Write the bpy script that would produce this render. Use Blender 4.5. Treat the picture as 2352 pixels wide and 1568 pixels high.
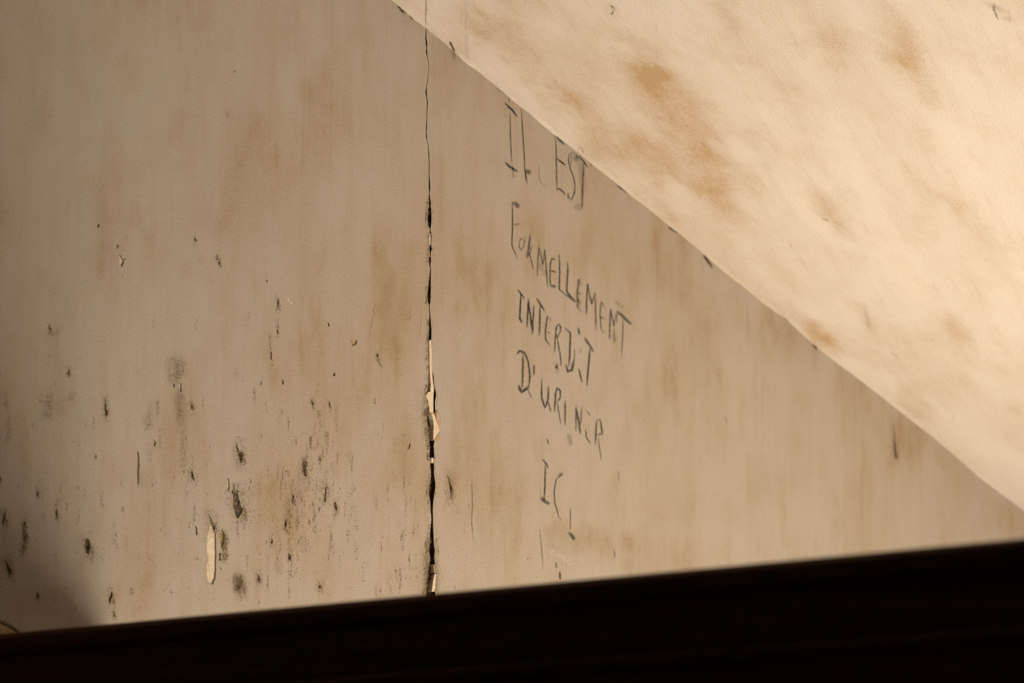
import bpy, math, random
from mathutils import Vector, Matrix, noise as mnoise
from mathutils.geometry import delaunay_2d_cdt

random.seed(7)
for o in list(bpy.data.objects):
    bpy.data.objects.remove(o)
scene = bpy.context.scene
COL = scene.collection

# ------------------------------------------------------------------ camera
# World frame: the stained wall is the plane y = 0 (room on the -y side),
# +x runs along the wall, z is up, floor at z = 0.
PSI, PITCH, DIST = math.radians(50), math.radians(6.4), 3.6
LENS = 110.0
FPX = LENS / 36.0 * 2352
P0 = Vector((0, 0, 1.38))
FWD = Vector((math.sin(PSI) * math.cos(PITCH), math.cos(PSI) * math.cos(PITCH), math.sin(PITCH)))
RGT = Vector((math.cos(PSI), -math.sin(PSI), 0))
UPV = RGT.cross(FWD)
CAM = P0 - DIST * FWD
cd = bpy.data.cameras.new('camera')
cam = bpy.data.objects.new('camera', cd)
COL.objects.link(cam)
cd.sensor_width = 36
cd.lens = LENS
cd.clip_start = 0.05
m = Matrix((RGT, UPV, -FWD)).transposed().to_4x4()
m.translation = CAM
cam.matrix_world = m
cd.dof.use_dof = True
cd.dof.focus_distance = 3.42
cd.dof.aperture_fstop = 6.3
scene.camera = cam

# ------------------------------------------------------------------ light
world = bpy.data.worlds.new('world')
scene.world = world
world.use_nodes = True
bg = world.node_tree.nodes['Background']
bg.inputs[0].default_value = (0.95, 0.86, 0.74, 1)
bg.inputs[1].default_value = 0.2
sd = bpy.data.lights.new('sun', 'SUN')
sd.energy = 25.3
sd.angle = math.radians(0.6)
sd.color = (1.0, 0.968, 0.91)
sun = bpy.data.objects.new('sun', sd)
COL.objects.link(sun)
sun.rotation_euler = Vector((-0.28, 0.76, -0.66)).to_track_quat('-Z', 'Y').to_euler()
vs = scene.view_settings
vs.view_transform = 'Standard'
vs.look = 'None'
vs.gamma = 1
vs.use_curve_mapping = False
vs.exposure = 1.0


# ------------------------------------------------------------------ helpers
def ray(x, y):
    return FWD + (x - 1176) / FPX * RGT - (y - 784) / FPX * UPV


def W(x, y):                       # point of the wall plane
    d = ray(x, y)
    return CAM + d * (-CAM.y / d.y)


def rg(ox, oy, s):                 # reads points noted in an enlarged crop
    return lambda pts: [(ox + a / s, oy + b / s) for a, b in pts]


def mesh_obj(name, verts, faces, mats, parent=None, origin=None, fmat=None, smooth=False, attr=None):
    org = Vector(origin) if origin else Vector((0, 0, 0))
    me = bpy.data.meshes.new(name)
    me.from_pydata([tuple(Vector(v) - org) for v in verts], [], faces)
    for mt in (mats if isinstance(mats, (list, tuple)) else [mats]):
        me.materials.append(mt)
    if fmat:
        me.polygons.foreach_set('material_index', fmat)
    if smooth:
        me.polygons.foreach_set('use_smooth', [True] * len(me.polygons))
    if attr:
        a = me.attributes.new('cover', 'FLOAT', 'POINT')
        a.data.foreach_set('value', attr)
    me.update()
    o = bpy.data.objects.new(name, me)
    COL.objects.link(o)
    if parent:
        o.parent = parent
        po = Vector(parent.get('_o', (0, 0, 0)))
        o.location = org - po
    else:
        o.location = org
    return o


def empty(name, loc, parent=None):
    o = bpy.data.objects.new(name, None)
    COL.objects.link(o)
    o.empty_display_size = 0.05
    if parent:
        o.parent = parent
        o.location = Vector(loc) - Vector(parent['_o'])
    else:
        o.location = loc
    o['_o'] = list(loc)
    return o


def tag(o, label=None, cat=None, group=None, kind=None):
    if label: o['label'] = label
    if cat: o['category'] = cat
    if group: o['group'] = group
    if kind: o['kind'] = kind
    return o


def box(x0, x1, y0, y1, z0, z1):
    v = [(x, y, z) for x in (x0, x1) for y in (y0, y1) for z in (z0, z1)]
    f = [(0, 1, 3, 2), (4, 6, 7, 5), (0, 4, 5, 1), (2, 3, 7, 6), (0, 2, 6, 4), (1, 5, 7, 3)]
    return v, f


# ------------------------------------------------------------------ materials
class NT:
    def __init__(self, name):
        self.mat = bpy.data.materials.new(name)
        self.mat.use_nodes = True
        self.t = self.mat.node_tree
        self.t.nodes.clear()

    def n(self, typ, **kw):
        nd = self.t.nodes.new(typ)
        for k, v in kw.items():
            setattr(nd, k, v)
        return nd

    def put(self, sock, val):
        if val is None:
            return
        if hasattr(val, 'is_output'):
            self.t.links.new(val, sock)
        else:
            sock.default_value = val

    def math(self, op, a, b=None, c=None, clamp=False):
        nd = self.n('ShaderNodeMath', operation=op, use_clamp=clamp)
        for i, v in enumerate((a, b, c)):
            self.put(nd.inputs[i], v)
        return nd.outputs[0]

    def vmath(self, op, a, b=None, out=0):
        nd = self.n('ShaderNodeVectorMath', operation=op)
        self.put(nd.inputs[0], a)
        if b is not None:
            self.put(nd.inputs[1], b)
        return nd.outputs[out]

    def noise(self, vec, scale, detail=4, rough=0.55, dist=0.0):
        nd = self.n('ShaderNodeTexNoise')
        self.put(nd.inputs['Vector'], vec)
        nd.inputs['Scale'].default_value = scale
        nd.inputs['Detail'].default_value = detail
        nd.inputs['Roughness'].default_value = rough
        nd.inputs['Distortion'].default_value = dist
        return nd.outputs[0]

    def ramp(self, v, lo, hi, a=0.0, b=1.0, smooth=True):
        nd = self.n('ShaderNodeMapRange')
        nd.interpolation_type = 'SMOOTHSTEP' if smooth else 'LINEAR'
        self.put(nd.inputs[0], v)
        for i, x in enumerate((lo, hi, a, b)):
            nd.inputs[i + 1].default_value = x
        return nd.outputs[0]

    def mix(self, f, a, b, blend='MIX'):
        nd = self.n('ShaderNodeMix', data_type='RGBA', blend_type=blend)
        self.put(nd.inputs[0], f)
        self.put(nd.inputs[6], a)
        self.put(nd.inputs[7], b)
        return nd.outputs[2]

    def out(self, shader):
        o = self.n('ShaderNodeOutputMaterial')
        self.t.links.new(shader, o.inputs[0])
        return self.mat

    def bsdf(self, col, rough=0.9, normal=None, spec=0.2):
        nd = self.n('ShaderNodeBsdfPrincipled')
        self.put(nd.inputs['Base Color'], col)
        self.put(nd.inputs['Roughness'], rough)
        nd.inputs['Specular IOR Level'].default_value = spec
        if normal is not None:
            self.t.links.new(normal, nd.inputs['Normal'])
        return nd.outputs[0]

    def bump(self, h, strength, dist):
        nd = self.n('ShaderNodeBump')
        nd.inputs['Strength'].default_value = strength
        nd.inputs['Distance'].default_value = dist
        self.t.links.new(h, nd.inputs['Height'])
        return nd.outputs[0]


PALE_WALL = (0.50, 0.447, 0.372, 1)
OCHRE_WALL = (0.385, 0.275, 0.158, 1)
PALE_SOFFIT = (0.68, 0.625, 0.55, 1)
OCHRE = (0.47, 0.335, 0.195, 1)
DIRT = (0.115, 0.068, 0.030, 1)


def plaster(name, sa, sb, PALE, OCHRE, kO=1.0, fleck=0.5, streak=1.0):
    """whitewashed plaster; sb is the run direction of streaks, sa across it;
    the mesh carries the stain masks (ochre, dirt, bare wash) in its "stain" attribute"""
    k = NT(name)
    pos = k.n('ShaderNodeTexCoord').outputs['Object']
    a = k.vmath('DOT_PRODUCT', pos, tuple(sa), out=1)
    b = k.vmath('DOT_PRODUCT', pos, tuple(sb), out=1)
    cx = k.n('ShaderNodeCombineXYZ')
    k.put(cx.inputs[0], a)
    k.put(cx.inputs[1], b)
    P = cx.outputs[0]
    stretch = k.vmath('MULTIPLY', P, (1.0, 0.16, 1.0))
    mid = k.vmath('MULTIPLY', P, (1.0, 0.55, 1.0))
    att = k.n('ShaderNodeAttribute', attribute_name='stain')
    sep = k.n('ShaderNodeSeparateXYZ')
    k.put(sep.inputs[0], att.outputs['Vector'])
    big = k.noise(mid, 5.0, 6, 0.62, 0.3)
    med = k.noise(mid, 17.0, 6, 0.65)
    stk = k.noise(stretch, 42.0, 5, 0.6)
    stk2 = k.noise(k.vmath('MULTIPLY', P, (1.0, 0.06, 1.0)), 120.0, 3, 0.5)
    fine = k.noise(P, 260.0, 4, 0.75)
    grain = k.noise(P, 800.0, 1, 0.7)
    o = k.math('ADD', k.ramp(big, 0.42, 0.72, 0, 0.42 * kO), k.ramp(med, 0.46, 0.78, 0, 0.40 * kO))
    o = k.math('ADD', o, k.ramp(stk, 0.46, 0.76, 0, 0.24 * streak))
    o = k.math('ADD', o, k.ramp(stk2, 0.5, 0.8, 0, 0.18 * streak))
    so = k.math('MULTIPLY', sep.outputs[0], k.ramp(med, 0.25, 0.7, 0.45, 1.35))
    o = k.math('ADD', o, so)
    # flecked ochre grain, stronger inside the stains
    fl = k.ramp(fine, 0.52, 0.70, 0, 1)
    o = k.math('ADD', o, k.math('MULTIPLY', fl, k.math('MULTIPLY_ADD', o, fleck, 0.03)))
    o = k.math('MINIMUM', o, 1.0)
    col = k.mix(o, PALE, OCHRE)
    if True:
        dk = k.math('MULTIPLY', sep.outputs[1], k.ramp(k.noise(stretch, 150, 5, 0.7), 0.30, 0.68, 0.25, 1.25))
        dk = k.math('MINIMUM', dk, 0.92)
        col = k.mix(dk, col, DIRT)
        pl = k.math('MINIMUM', sep.outputs[2], 0.8)
        col = k.mix(pl, col, tuple(min(1, c * 1.12) for c in PALE[:3]) + (1,))
    gv = k.ramp(grain, 0.25, 0.75, 0.76, 1.24, smooth=False)
    gc = k.n('ShaderNodeCombineXYZ')
    for i in range(3):
        k.put(gc.inputs[i], gv)
    col = k.mix(1.0, col, gc.outputs[0], 'MULTIPLY')
    h = k.math('ADD', k.math('MULTIPLY', stk, 0.6), k.math('MULTIPLY', fine, 0.25))
    h = k.math('ADD', h, k.math('MULTIPLY', big, 1.5))
    return k.out(k.bsdf(col, 0.88, k.bump(h, 0.35, 0.004), 0.15))


def simple(name, col, col2=None, scale=200, rough=0.9, bump=0.0, spec=0.2, stretch=(1, 1, 1)):
    k = NT(name)
    pos = k.vmath('MULTIPLY', k.n('ShaderNodeTexCoord').outputs['Object'], stretch)
    ns = k.noise(pos, scale, 5, 0.6)
    c = k.mix(k.ramp(ns, 0.35, 0.65), col, col2 or col)
    nm = k.bump(ns, 0.5, bump) if bump else None
    return k.out(k.bsdf(c, rough, nm, spec))


def mark(name, col, lo=0.30, hi=0.62, scale=900, floor=0.25, stipple=False):
    """dry medium rubbed on plaster: coverage broken up by the tooth of the wall"""
    k = NT(name)
    pos = k.n('ShaderNodeTexCoord').outputs['Object']
    at = k.n('ShaderNodeAttribute', attribute_name='cover').outputs['Fac']
    ns = k.noise(pos, scale, 2, 0.7)
    if stipple:
        al = k.ramp(k.math('ADD', k.ramp(ns, 0.35, 0.65, smooth=False), at), 0.84, 1.16)
    else:
        br = k.ramp(ns, lo, hi, floor, 1.0)
        al = k.math('MULTIPLY', k.math('POWER', at, 0.8), br, clamp=True)
    tr = k.n('ShaderNodeBsdfTransparent').outputs[0]
    mx = k.n('ShaderNodeMixShader')
    k.put(mx.inputs[0], al)
    k.put(mx.inputs[1], tr)
    k.put(mx.inputs[2], k.bsdf(col, 0.95, None, 0.05))
    return k.out(mx.outputs[0])


M_CHAR = mark('charcoal', (0.045, 0.042, 0.045, 1))
M_BROWN = mark('brown_dirt', (0.10, 0.062, 0.030, 1), scale=1000, stipple=True)
M_SMUDGE = mark('rubbed_grime', (0.20, 0.135, 0.072, 1), scale=620, stipple=True)
M_PALE = mark('pale_scuff', (0.74, 0.67, 0.57, 1), scale=700, stipple=True)
M_GAP = simple('crack_shade', (0.020, 0.011, 0.005, 1), (0.06, 0.034, 0.015, 1), 300)  # shade inside the crack, put into the colour of its sides and backing
M_PIT = simple('gouge_dirt', (0.05, 0.032, 0.018, 1), (0.30, 0.205, 0.12, 1), 520)
M_PITG = simple('gouge_grey', (0.055, 0.047, 0.040, 1), (0.26, 0.21, 0.165, 1), 450, bump=0.002)
M_BARE = simple('bare_plaster', (0.84, 0.73, 0.56, 1), (0.76, 0.62, 0.44, 1), 120, bump=0.0006)
M_TAN = simple('tan_plaster', (0.62, 0.44, 0.26, 1), (0.48, 0.33, 0.19, 1), 200, bump=0.0006)
M_WOOD = simple('dark_stained_wood', (0.070, 0.025, 0.014, 1), (0.13, 0.056, 0.028, 1), 30,
                rough=0.62, bump=0.0006, spec=0.25, stretch=(1, 0.06, 1))
M_FLOOR = simple('sandy_floor', (0.62, 0.55, 0.47, 1), (0.55, 0.48, 0.40, 1), 6, bump=0.002)

# ------------------------------------------------------------------ the joint between wall and stair soffit
JP = [(900, 0), (947, 42), (978, 64), (1021, 99), (1044, 121), (1073, 147), (1098, 164), (1126, 187),
      (1159, 213), (1171, 226), (1198, 247), (1221, 264), (1241, 283), (1273, 309), (1304, 331), (1329, 351),
      (1355, 373), (1388, 399), (1420, 424), (1452, 451), (1480, 472), (1500, 488), (1528, 512), (1557, 534),
      (1588, 559), (1615, 582), (1647, 610), (1672, 631), (1698, 652), (1728, 675), (1755, 698), (1780, 716),
      (1803, 730), (1825, 751), (1850, 774), (1873, 795), (1900, 816), (1927, 837), (1953, 856), (2007, 897),
      (2051, 932), (2100, 970), (2155, 1014), (2200, 1052), (2244, 1092), (2300, 1134), (2352, 1173)]
JW = [W(*p) for p in JP]
# least squares parabola z(x) through the joint
def fit2(xs, ys):
    S = [sum(x ** k for x in xs) for k in range(5)]
    T = [sum(y * x ** k for x, y in zip(xs, ys)) for k in range(3)]
    A = Matrix(((S[0], S[1], S[2]), (S[1], S[2], S[3]), (S[2], S[3], S[4])))
    return A.inverted() @ Vector(T)
C0, C1, C2 = fit2([p.x for p in JW], [p.z for p in JW])
XA, XB = JW[0].x, JW[-1].x
def resid(x):
    num = den = 0.0
    for p in JW:
        w = math.exp(-((p.x - x) / 0.045) ** 2 / 2)
        num += w * (p.z - C0 - C1 * p.x - C2 * p.x * p.x)
        den += w
    return num / den if den > 1e-6 else 0.0
def zs(x):
    return zbase(x) + (resid(x) if XA - 0.1 < x < XB + 0.1 else 0.0)
def zbase(x):
    if x < XA:
        return C0 + C1 * XA + C2 * XA * XA + (C1 + 2 * C2 * XA) * (x - XA)
    if x > XB:
        return C0 + C1 * XB + C2 * XB * XB + (C1 + 2 * C2 * XB) * (x - XB)
    return C0 + C1 * x + C2 * x * x
SLN = Vector((C1, 0, -1)).normalized()          # about the soffit normal, facing down
SPT = Vector((0, 0, C0))
def S(x, y, off=0.0):                            # point of the soffit
    d = ray(x, y)
    t = (SPT - CAM).dot(SLN) / d.dot(SLN)
    for _ in range(6):
        q = CAM + d * t
        t -= (q.z - zs(q.x)) / (d.z - (zs(q.x + 1e-3) - zs(q.x - 1e-3)) / 2e-3 * d.x)
    return CAM + d * t + SLN * off

# ------------------------------------------------------------------ stains
def wst(lst):
    r = []
    for px, py, rx, ry, s in lst:
        c = W(px, py)
        r.append((c.x, c.z, (W(px + rx, py) - W(px - rx, py)).length / 2, (W(px, py + ry) - W(px, py - ry)).length / 2, s))
    return r

W_OCHRE = wst([(880, 700, 120, 330, 0.30), (760, 280, 80, 160, 0.28), (700, 210, 35, 45, 0.30), (560, 420, 160, 260, 0.16),
               (1010, 140, 60, 90, 0.26), (1120, 620, 120, 160, 0.20), (1120, 1100, 140, 170, 0.42), (930, 1020, 80, 220, 0.34),
               (1340, 1235, 130, 55, 0.55), (1290, 600, 120, 120, 0.22), (1480, 620, 150, 160, 0.24), (1800, 780, 130, 90, 0.34),
               (1740, 1110, 45, 90, 0.30), (2080, 1010, 90, 130, 0.46), (1960, 930, 70, 120, 0.34), (1630, 760, 60, 140, 0.24),
               (1210, 500, 60, 80, 0.22), (430, 1000, 90, 220, 0.34), (330, 1280, 70, 200, 0.28), (640, 1130, 120, 200, 0.18),
               (2320, 1200, 70, 70, 0.34), (1540, 830, 70, 120, 0.2), (240, 500, 120, 300, 0.15), (60, 1400, 90, 60, 0.35)])
W_DARK = wst([(404, 850, 30, 66, 0.50), (414, 950, 18, 66, 0.36), (350, 955, 24, 44, 0.22), (120, 915, 34, 64, 0.20), (985, 1310, 34, 80, 0.45),
              (984, 960, 22, 90, 0.35), (546, 1335, 24, 44, 0.45), (690, 1110, 30, 120, 0.16), (1045, 122, 18, 18, 0.5)])
W_PALE = wst([(1480, 1120, 110, 160, 0.32), (1700, 900, 60, 120, 0.25), (1060, 300, 14, 160, 0.25), (1180, 800, 40, 200, 0.2),
              (660, 420, 60, 260, 0.18), (770, 420, 40, 200, 0.18), (1840, 1180, 110, 80, 0.25), (1600, 1230, 150, 50, 0.25)])

# soffit: streaks run obliquely over it
sB = (S(1720, 470) - S(1500, 120)).normalized()
sA = sB.cross(SLN).normalized()
def sst(lst):
    r = []
    for px, py, l, wd, ang, s in lst:   # half length along the streak, half width across it, in the crop's pixels
        c = S(px, py)
        e = (S(px + 50 * 0.53, py + 50 * 0.85) - c).length / 50
        g = abs((S(px + 50 * 0.85, py - 50 * 0.53) - c).dot(sA)) / 50
        r.append((c.dot(sA), c.dot(sB), max(wd * g, .004), max(l * e, .004), s))
    return r
S_OCHRE = sst([(1560, 250, 250, 130, 0, 0.44), (1655, 450, 150, 75, 0, 0.46), (1610, 340, 160, 70, 0, 0.25), (1420, 260, 260, 150, 0, 0.22), (1230, 130, 180, 110, 0, 0.20), (1500, 430, 120, 60, 0, 0.25), (1130, 60, 120, 60, 0, 0.18), (1760, 160, 200, 80, 0, 0.15), (2130, 480, 260, 90, 0, 0.15), (1480, 170, 90, 60, 0, 0.36), (1210, 120, 60, 40, 0, 0.36),
               (1090, 50, 80, 60, 0, 0.30), (1380, 330, 120, 60, 0, 0.34), (1500, 360, 130, 70, 0, 0.30), (1880, 770, 80, 42, 0, 0.62),
               (1905, 500, 60, 30, 0, 0.42), (2060, 90, 160, 60, 0, 0.40), (2120, 180, 140, 50, 0, 0.32), (2100, 930, 70, 34, 0, 0.45),
               (1990, 730, 60, 24, 0, 0.32), (1830, 330, 90, 50, 0, 0.25), (2260, 560, 180, 60, 0, 0.25), (1300, 220, 70, 40, 0, 0.36),
               (1700, 90, 130, 50, 0, 0.26), (1770, 600, 120, 40, 0, 0.22), (2200, 760, 100, 40, 0, 0.25), (1920, 120, 90, 40, 0, 0.2)])
S_DARK = sst([(1405, 22, 22, 9, 0, 0.30), (2285, 20, 24, 10, 0, 0.42), (2310, 40, 20, 8, 0, 0.25), (1045, 112, 20, 8, 0, 0.40)])
S_PALE = sst([(1800, 300, 160, 50, 0, 0.4), (1850, 480, 140, 50, 0, 0.4), (1960, 380, 180, 50, 0, 0.35), (2060, 600, 200, 60, 0, 0.35),
              (1250, 60, 60, 40, 0, 0.25), (2200, 350, 160, 60, 0, 0.3), (2250, 1000, 160, 70, 0, 0.3), (1560, 470, 90, 40, 0, 0.25)])
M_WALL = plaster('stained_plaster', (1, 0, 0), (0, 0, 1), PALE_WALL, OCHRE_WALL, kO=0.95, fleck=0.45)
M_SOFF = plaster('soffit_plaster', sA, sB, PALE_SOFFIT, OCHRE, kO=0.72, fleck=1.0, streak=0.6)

def stain_attr(me, coords, sets):
    """stain masks per vertex; coords are (across, along the streaks)"""
    at = me.attributes.new('stain', 'FLOAT_VECTOR', 'POINT')
    buf = []
    for a, b in coords:
        q = Vector((a * 34, b * 19, 3.1))
        n1 = mnoise.noise(q) * .55 + mnoise.noise(q * 2.3) * .3 + mnoise.noise(q * 5.1) * .16
        q.z = 9.7
        n2 = mnoise.noise(q) * .55 + mnoise.noise(q * 2.3) * .3 + mnoise.noise(q * 5.1) * .16
        for st in sets:
            t = 0.0
            for a0, b0, ra, rb, sgt in st:
                da = (a - a0) / ra
                if abs(da) > 1.7:
                    continue
                db = (b - b0) / rb
                if abs(db) > 1.7:
                    continue
                l = math.hypot(da + n1 * .75, db + n2 * .6)
                if l < 1:
                    u = min(1.0, (1 - l) / .85)
                    t += sgt * u * u * (3 - 2 * u)
            buf.append(t)
    at.data.foreach_set('vector', buf)

# ------------------------------------------------------------------ crack outline (y, centre x, width) in picture pixels
z5, z6, z7 = rg(880, 0, 3.41), rg(880, 440, 3.735), rg(880, 800, 2.704)
CR = []
for s, ox, oy, rows in (
        (3.41, 880, 0, [(218, 336, 3), (300, 335, 8), (345, 340, 11), (372, 341, 4), (410, 342, 11), (440, 345, 4), (480, 355, 2.5),
                        (560, 357, 2.5), (650, 345, 3), (690, 338, 5), (725, 337, 11), (770, 343, 5), (800, 347, 8), (850, 345, 6),
                        (930, 342, 3.5), (1000, 339, 7), (1030, 339, 4), (1065, 338, 10), (1090, 343, 4), (1140, 352, 3), (1200, 357, 9),
                        (1240, 359, 4), (1300, 362, 6), (1360, 360, 4), (1410, 362, 7), (1465, 364, 11), (1500, 364, 6)]),
        (3.735, 880, 440, [(10, 395, 6), (60, 398, 11), (95, 401, 20), (130, 402, 14), (145, 400, 26), (190, 400, 30), (240, 399, 33),
                           (285, 400, 26), (320, 403, 9), (350, 405, 14), (385, 405, 24), (430, 403, 20), (460, 407, 14), (490, 407, 20),
                           (520, 404, 10), (545, 401, 16), (590, 402, 20), (630, 401, 10), (655, 408, 6), (700, 405, 11), (760, 400, 16),
                           (830, 396, 22), (900, 394, 28), (940, 394, 24), (970, 397, 7), (1020, 399, 7), (1080, 402, 11), (1120, 401, 18),
                           (1180, 403, 18), (1240, 403, 26), (1280, 400, 26), (1340, 399, 24), (1420, 400, 26)]),
        (2.704, 880, 800, [(10, 290, 20), (60, 291, 20), (120, 293, 20), (180, 297, 34), (240, 298, 40), (270, 299, 54), (295, 298, 62),
                           (330, 297, 50), (390, 300, 48), (405, 306, 62), (450, 308, 68), (500, 315, 64), (530, 312, 56), (565, 303, 34),
                           (610, 300, 27), (612, 303, 22), (670, 301, 30), (690, 303, 22), (740, 305, 20), (790, 307, 18), (830, 308, 30),
                           (865, 306, 38), (905, 301, 34), (945, 302, 20), (1000, 303, 13), (1060, 306, 10), (1110, 303, 16), (1160, 302, 24),
                           (1210, 303, 22), (1255, 302, 36), (1300, 305, 24), (1350, 303, 40), (1395, 301, 48), (1440, 298, 52), (1510, 295, 56)])):
    for zy, zx, w in rows:
        CR.append((oy + zy / s, ox + zx / s, max(w / s, 1.0)))
CR.sort()
CL = [W(x - w * 0.5 + random.uniform(-.5, .5) * min(w * .25, 1), y) for y, x, w in CR]
CRR = [W(x + w * 0.5 + random.uniform(-.5, .5) * min(w * .25, 1), y) for y, x, w in CR]
ZT = 3.3
def ext(L, sgn):
    top = Vector((L[0].x, 0, ZT))
    bot = Vector((L[-1].x - sgn * 0.004, 0, 0.0))
    midb = Vector((L[-1].x + sgn * 0.001, 0, L[-1].z * 0.5))
    return [top] + L + [midb, bot]
CL, CRR = ext(CL, -1), ext(CRR, 1)

# ------------------------------------------------------------------ flaws in the wall coat: (kind, outline)
r8, l1, l2, l3 = rg(300, 980, 3.409), rg(0, 980, 2.667), rg(0, 500, 3.136), rg(600, 500, 3.136)
FL = []
def fl(kind, reg, *pts): FL.append((kind, reg(list(pts))))
fl('bare', r8, (625, 740), (650, 790), (665, 830), (668, 900), (669, 1000), (668, 1100), (662, 1190), (645, 1235), (615, 1225), (603, 1190), (595, 1150), (598, 1070), (610, 1030), (600, 1000), (597, 970), (602, 850), (618, 780))
fl('pit', r8, (610, 680), (632, 715), (662, 795), (660, 812), (634, 745))
fl('tan', r8, (690, 812), (715, 805), (735, 835), (735, 925), (712, 948), (692, 880))
fl('tan', r8, (690, 985), (705, 990), (705, 1050), (690, 1045))
fl('tan', r8, (56, 185), (68, 240), (66, 330), (62, 455), (53, 440), (48, 320), (50, 240))
fl('bare', r8, (752, 430), (768, 400), (775, 480), (765, 510), (754, 480))
fl('bare', r8, (800, 480), (842, 496), (846, 512), (806, 500), (796, 530), (790, 510))
fl('grey', r8, (806, 505), (838, 514), (850, 565), (868, 630), (884, 640), (870, 680), (838, 722), (816, 680), (802, 600))
fl('pit', r8, (828, 120), (850, 190), (878, 200), (880, 250), (864, 292), (848, 240), (830, 180))
fl('pit', r8, (1345, 265), (1370, 300), (1376, 388), (1360, 385), (1350, 320))
fl('pit', r8, (480, 335), (492, 370), (488, 415), (475, 395))
fl('tan', r8, (505, 770), (520, 790), (525, 840), (512, 850), (503, 810))
fl('pit', r8, (1602, 580), (1620, 645), (1606, 656), (1592, 620))
fl('tan', r8, (1524, 470), (1532, 490), (1526, 590), (1512, 592))
fl('pit', r8, (1238, 985), (1256, 1010), (1250, 1050), (1232, 1040))
fl('pit', r8, (995, 1150), (1015, 1182), (1006, 1216), (990, 1190))
fl('pit', r8, (1478, 1232), (1494, 1252), (1480, 1268), (1470, 1255))
fl('pit', r8, (1212, 715), (1222, 740), (1211, 812), (1204, 790))
fl('pit', r8, (1270, 520), (1280, 540), (1272, 610), (1262, 590))
fl('pit', r8, (840, 1225), (888, 1195), (858, 1250), (832, 1292))
fl('tan', r8, (187, 98), (202, 130), (186, 156), (176, 140))
fl('pit', r8, (1105, 880), (1116, 900), (1104, 920), (1096, 905))
fl('pit', r8, (1478, 240), (1488, 248), (1482, 262), (1474, 255))
fl('pit', l1, (528, 680), (546, 690), (557, 740), (542, 786), (527, 760), (516, 720))
fl('pit', l1, (36, 808), (52, 845), (72, 880), (56, 916), (41, 870))
fl('pit', l1, (32, 506), (37, 530), (21, 606), (12, 590))
fl('grey', l1, (687, 998), (691, 1030), (673, 1090), (665, 1060))
fl('pit', l1, (226, 385), (236, 402), (231, 432), (222, 420))
fl('grey', l1, (346, 490), (353, 530), (348, 572), (340, 540))
fl('grey', l1, (229, 1010), (237, 1040), (228, 1056), (222, 1036))
fl('pit', l1, (702, 1130), (707, 1160), (698, 1166), (694, 1150))
fl('pit', l1, (150, 575), (158, 590), (152, 610), (143, 595))
fl('pit', l1, (160, 650), (168, 665), (158, 690), (148, 675))
fl('pit', l1, (2, 300), (8, 320), (4, 345), (-4, 330))
fl('bare', l2, (862, 262), (884, 300), (892, 322), (876, 356), (862, 335))
fl('pit', l2, (892, 290), (906, 298), (896, 312))
fl('bare', l2, (1290, 1188), (1306, 1195), (1304, 1257), (1291, 1245))
fl('bare', l2, (1248, 1190), (1258, 1200), (1256, 1226), (1246, 1215))
fl('pit', l2, (754, 1308), (766, 1350), (774, 1420), (763, 1438), (752, 1380))
fl('pit', l2, (1375, 1338), (1391, 1360), (1386, 1384), (1376, 1370))
fl('pit', l2, (1999, 582), (2008, 592), (2005, 652), (1996, 640))
fl('pit', l2, (1997, 800), (2004, 815), (2001, 838), (1994, 826))
fl('pit', l2, (496, 1088), (504, 1100), (500, 1142), (490, 1130))
fl('pit', l2, (1560, 286), (1572, 296), (1568, 304), (1560, 298))
fl('pit', l2, (1576, 312), (1584, 330), (1580, 342), (1573, 330))
fl('pit', l2, (1403, 145), (1412, 155), (1407, 172), (1400, 160))
fl('tan', l2, (845, 190), (855, 200), (850, 222), (841, 210))
fl('tan', l2, (1950, 962), (1959, 970), (1957, 1022), (1946, 1015))
fl('pit', l2, (350, 770), (362, 790), (364, 815), (352, 800))
fl('tan', l2, (695, 55), (712, 42), (718, 62), (704, 70))
fl('bare', l2, (1914, 450), (1925, 446), (1928, 458), (1918, 464))
fl('bare', l3, (474, 750), (484, 755), (494, 776), (482, 784))
fl('tan', l3, (640, 882), (662, 893), (692, 880), (684, 914), (658, 922))
fl('pit', l3, (832, 975), (846, 990), (838, 1008), (829, 995))
fl('pit', l3, (486, 1318), (497, 1340), (496, 1370), (487, 1352))
fl('pit', l3, (364, 1308), (374, 1336), (369, 1352), (361, 1330))
fl('tan', l3, (512, 1120), (528, 1114), (536, 1132), (518, 1142))
fl('tan', l3, (148, 1160), (164, 1180), (156, 1205), (144, 1190))
fl('pit', rg(1140, 640, 3.733), (508, 742), (518, 728), (526, 752), (516, 776), (506, 762))
fl('tan', rg(880, 800, 2.704), (160, 595), (170, 588), (164, 620), (152, 630))
fl('pit', rg(880, 800, 2.704), (396, 775), (408, 800), (428, 860), (424, 935), (412, 860))
fl('pit', rg(1800, 800, 3.266), (824, 690), (836, 720), (848, 822), (836, 828), (828, 760))
fl('tan', rg(0, 1380, 1.0), (-14, 38), (10, 52), (46, 70), (30, 79), (-14, 84))

# ------------------------------------------------------------------ wall: backing + coat in two panels split by the crack
TH = 0.006
v, f = box(-3.6, 5.2, TH, 0.25, 0.0, ZT)
wall = mesh_obj('wall_back', v, f, M_GAP)
tag(wall, 'tall stained whitewashed plaster wall split by a vertical crack', kind='structure')

def inside(p, poly):
    c = False
    n = len(poly)
    for i in range(n):
        a, b = poly[i], poly[i - 1]
        if (a[1] > p[1]) != (b[1] > p[1]) and p[0] < (b[0] - a[0]) * (p[1] - a[1]) / (b[1] - a[1]) + a[0]:
            c = not c
    return c

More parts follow.
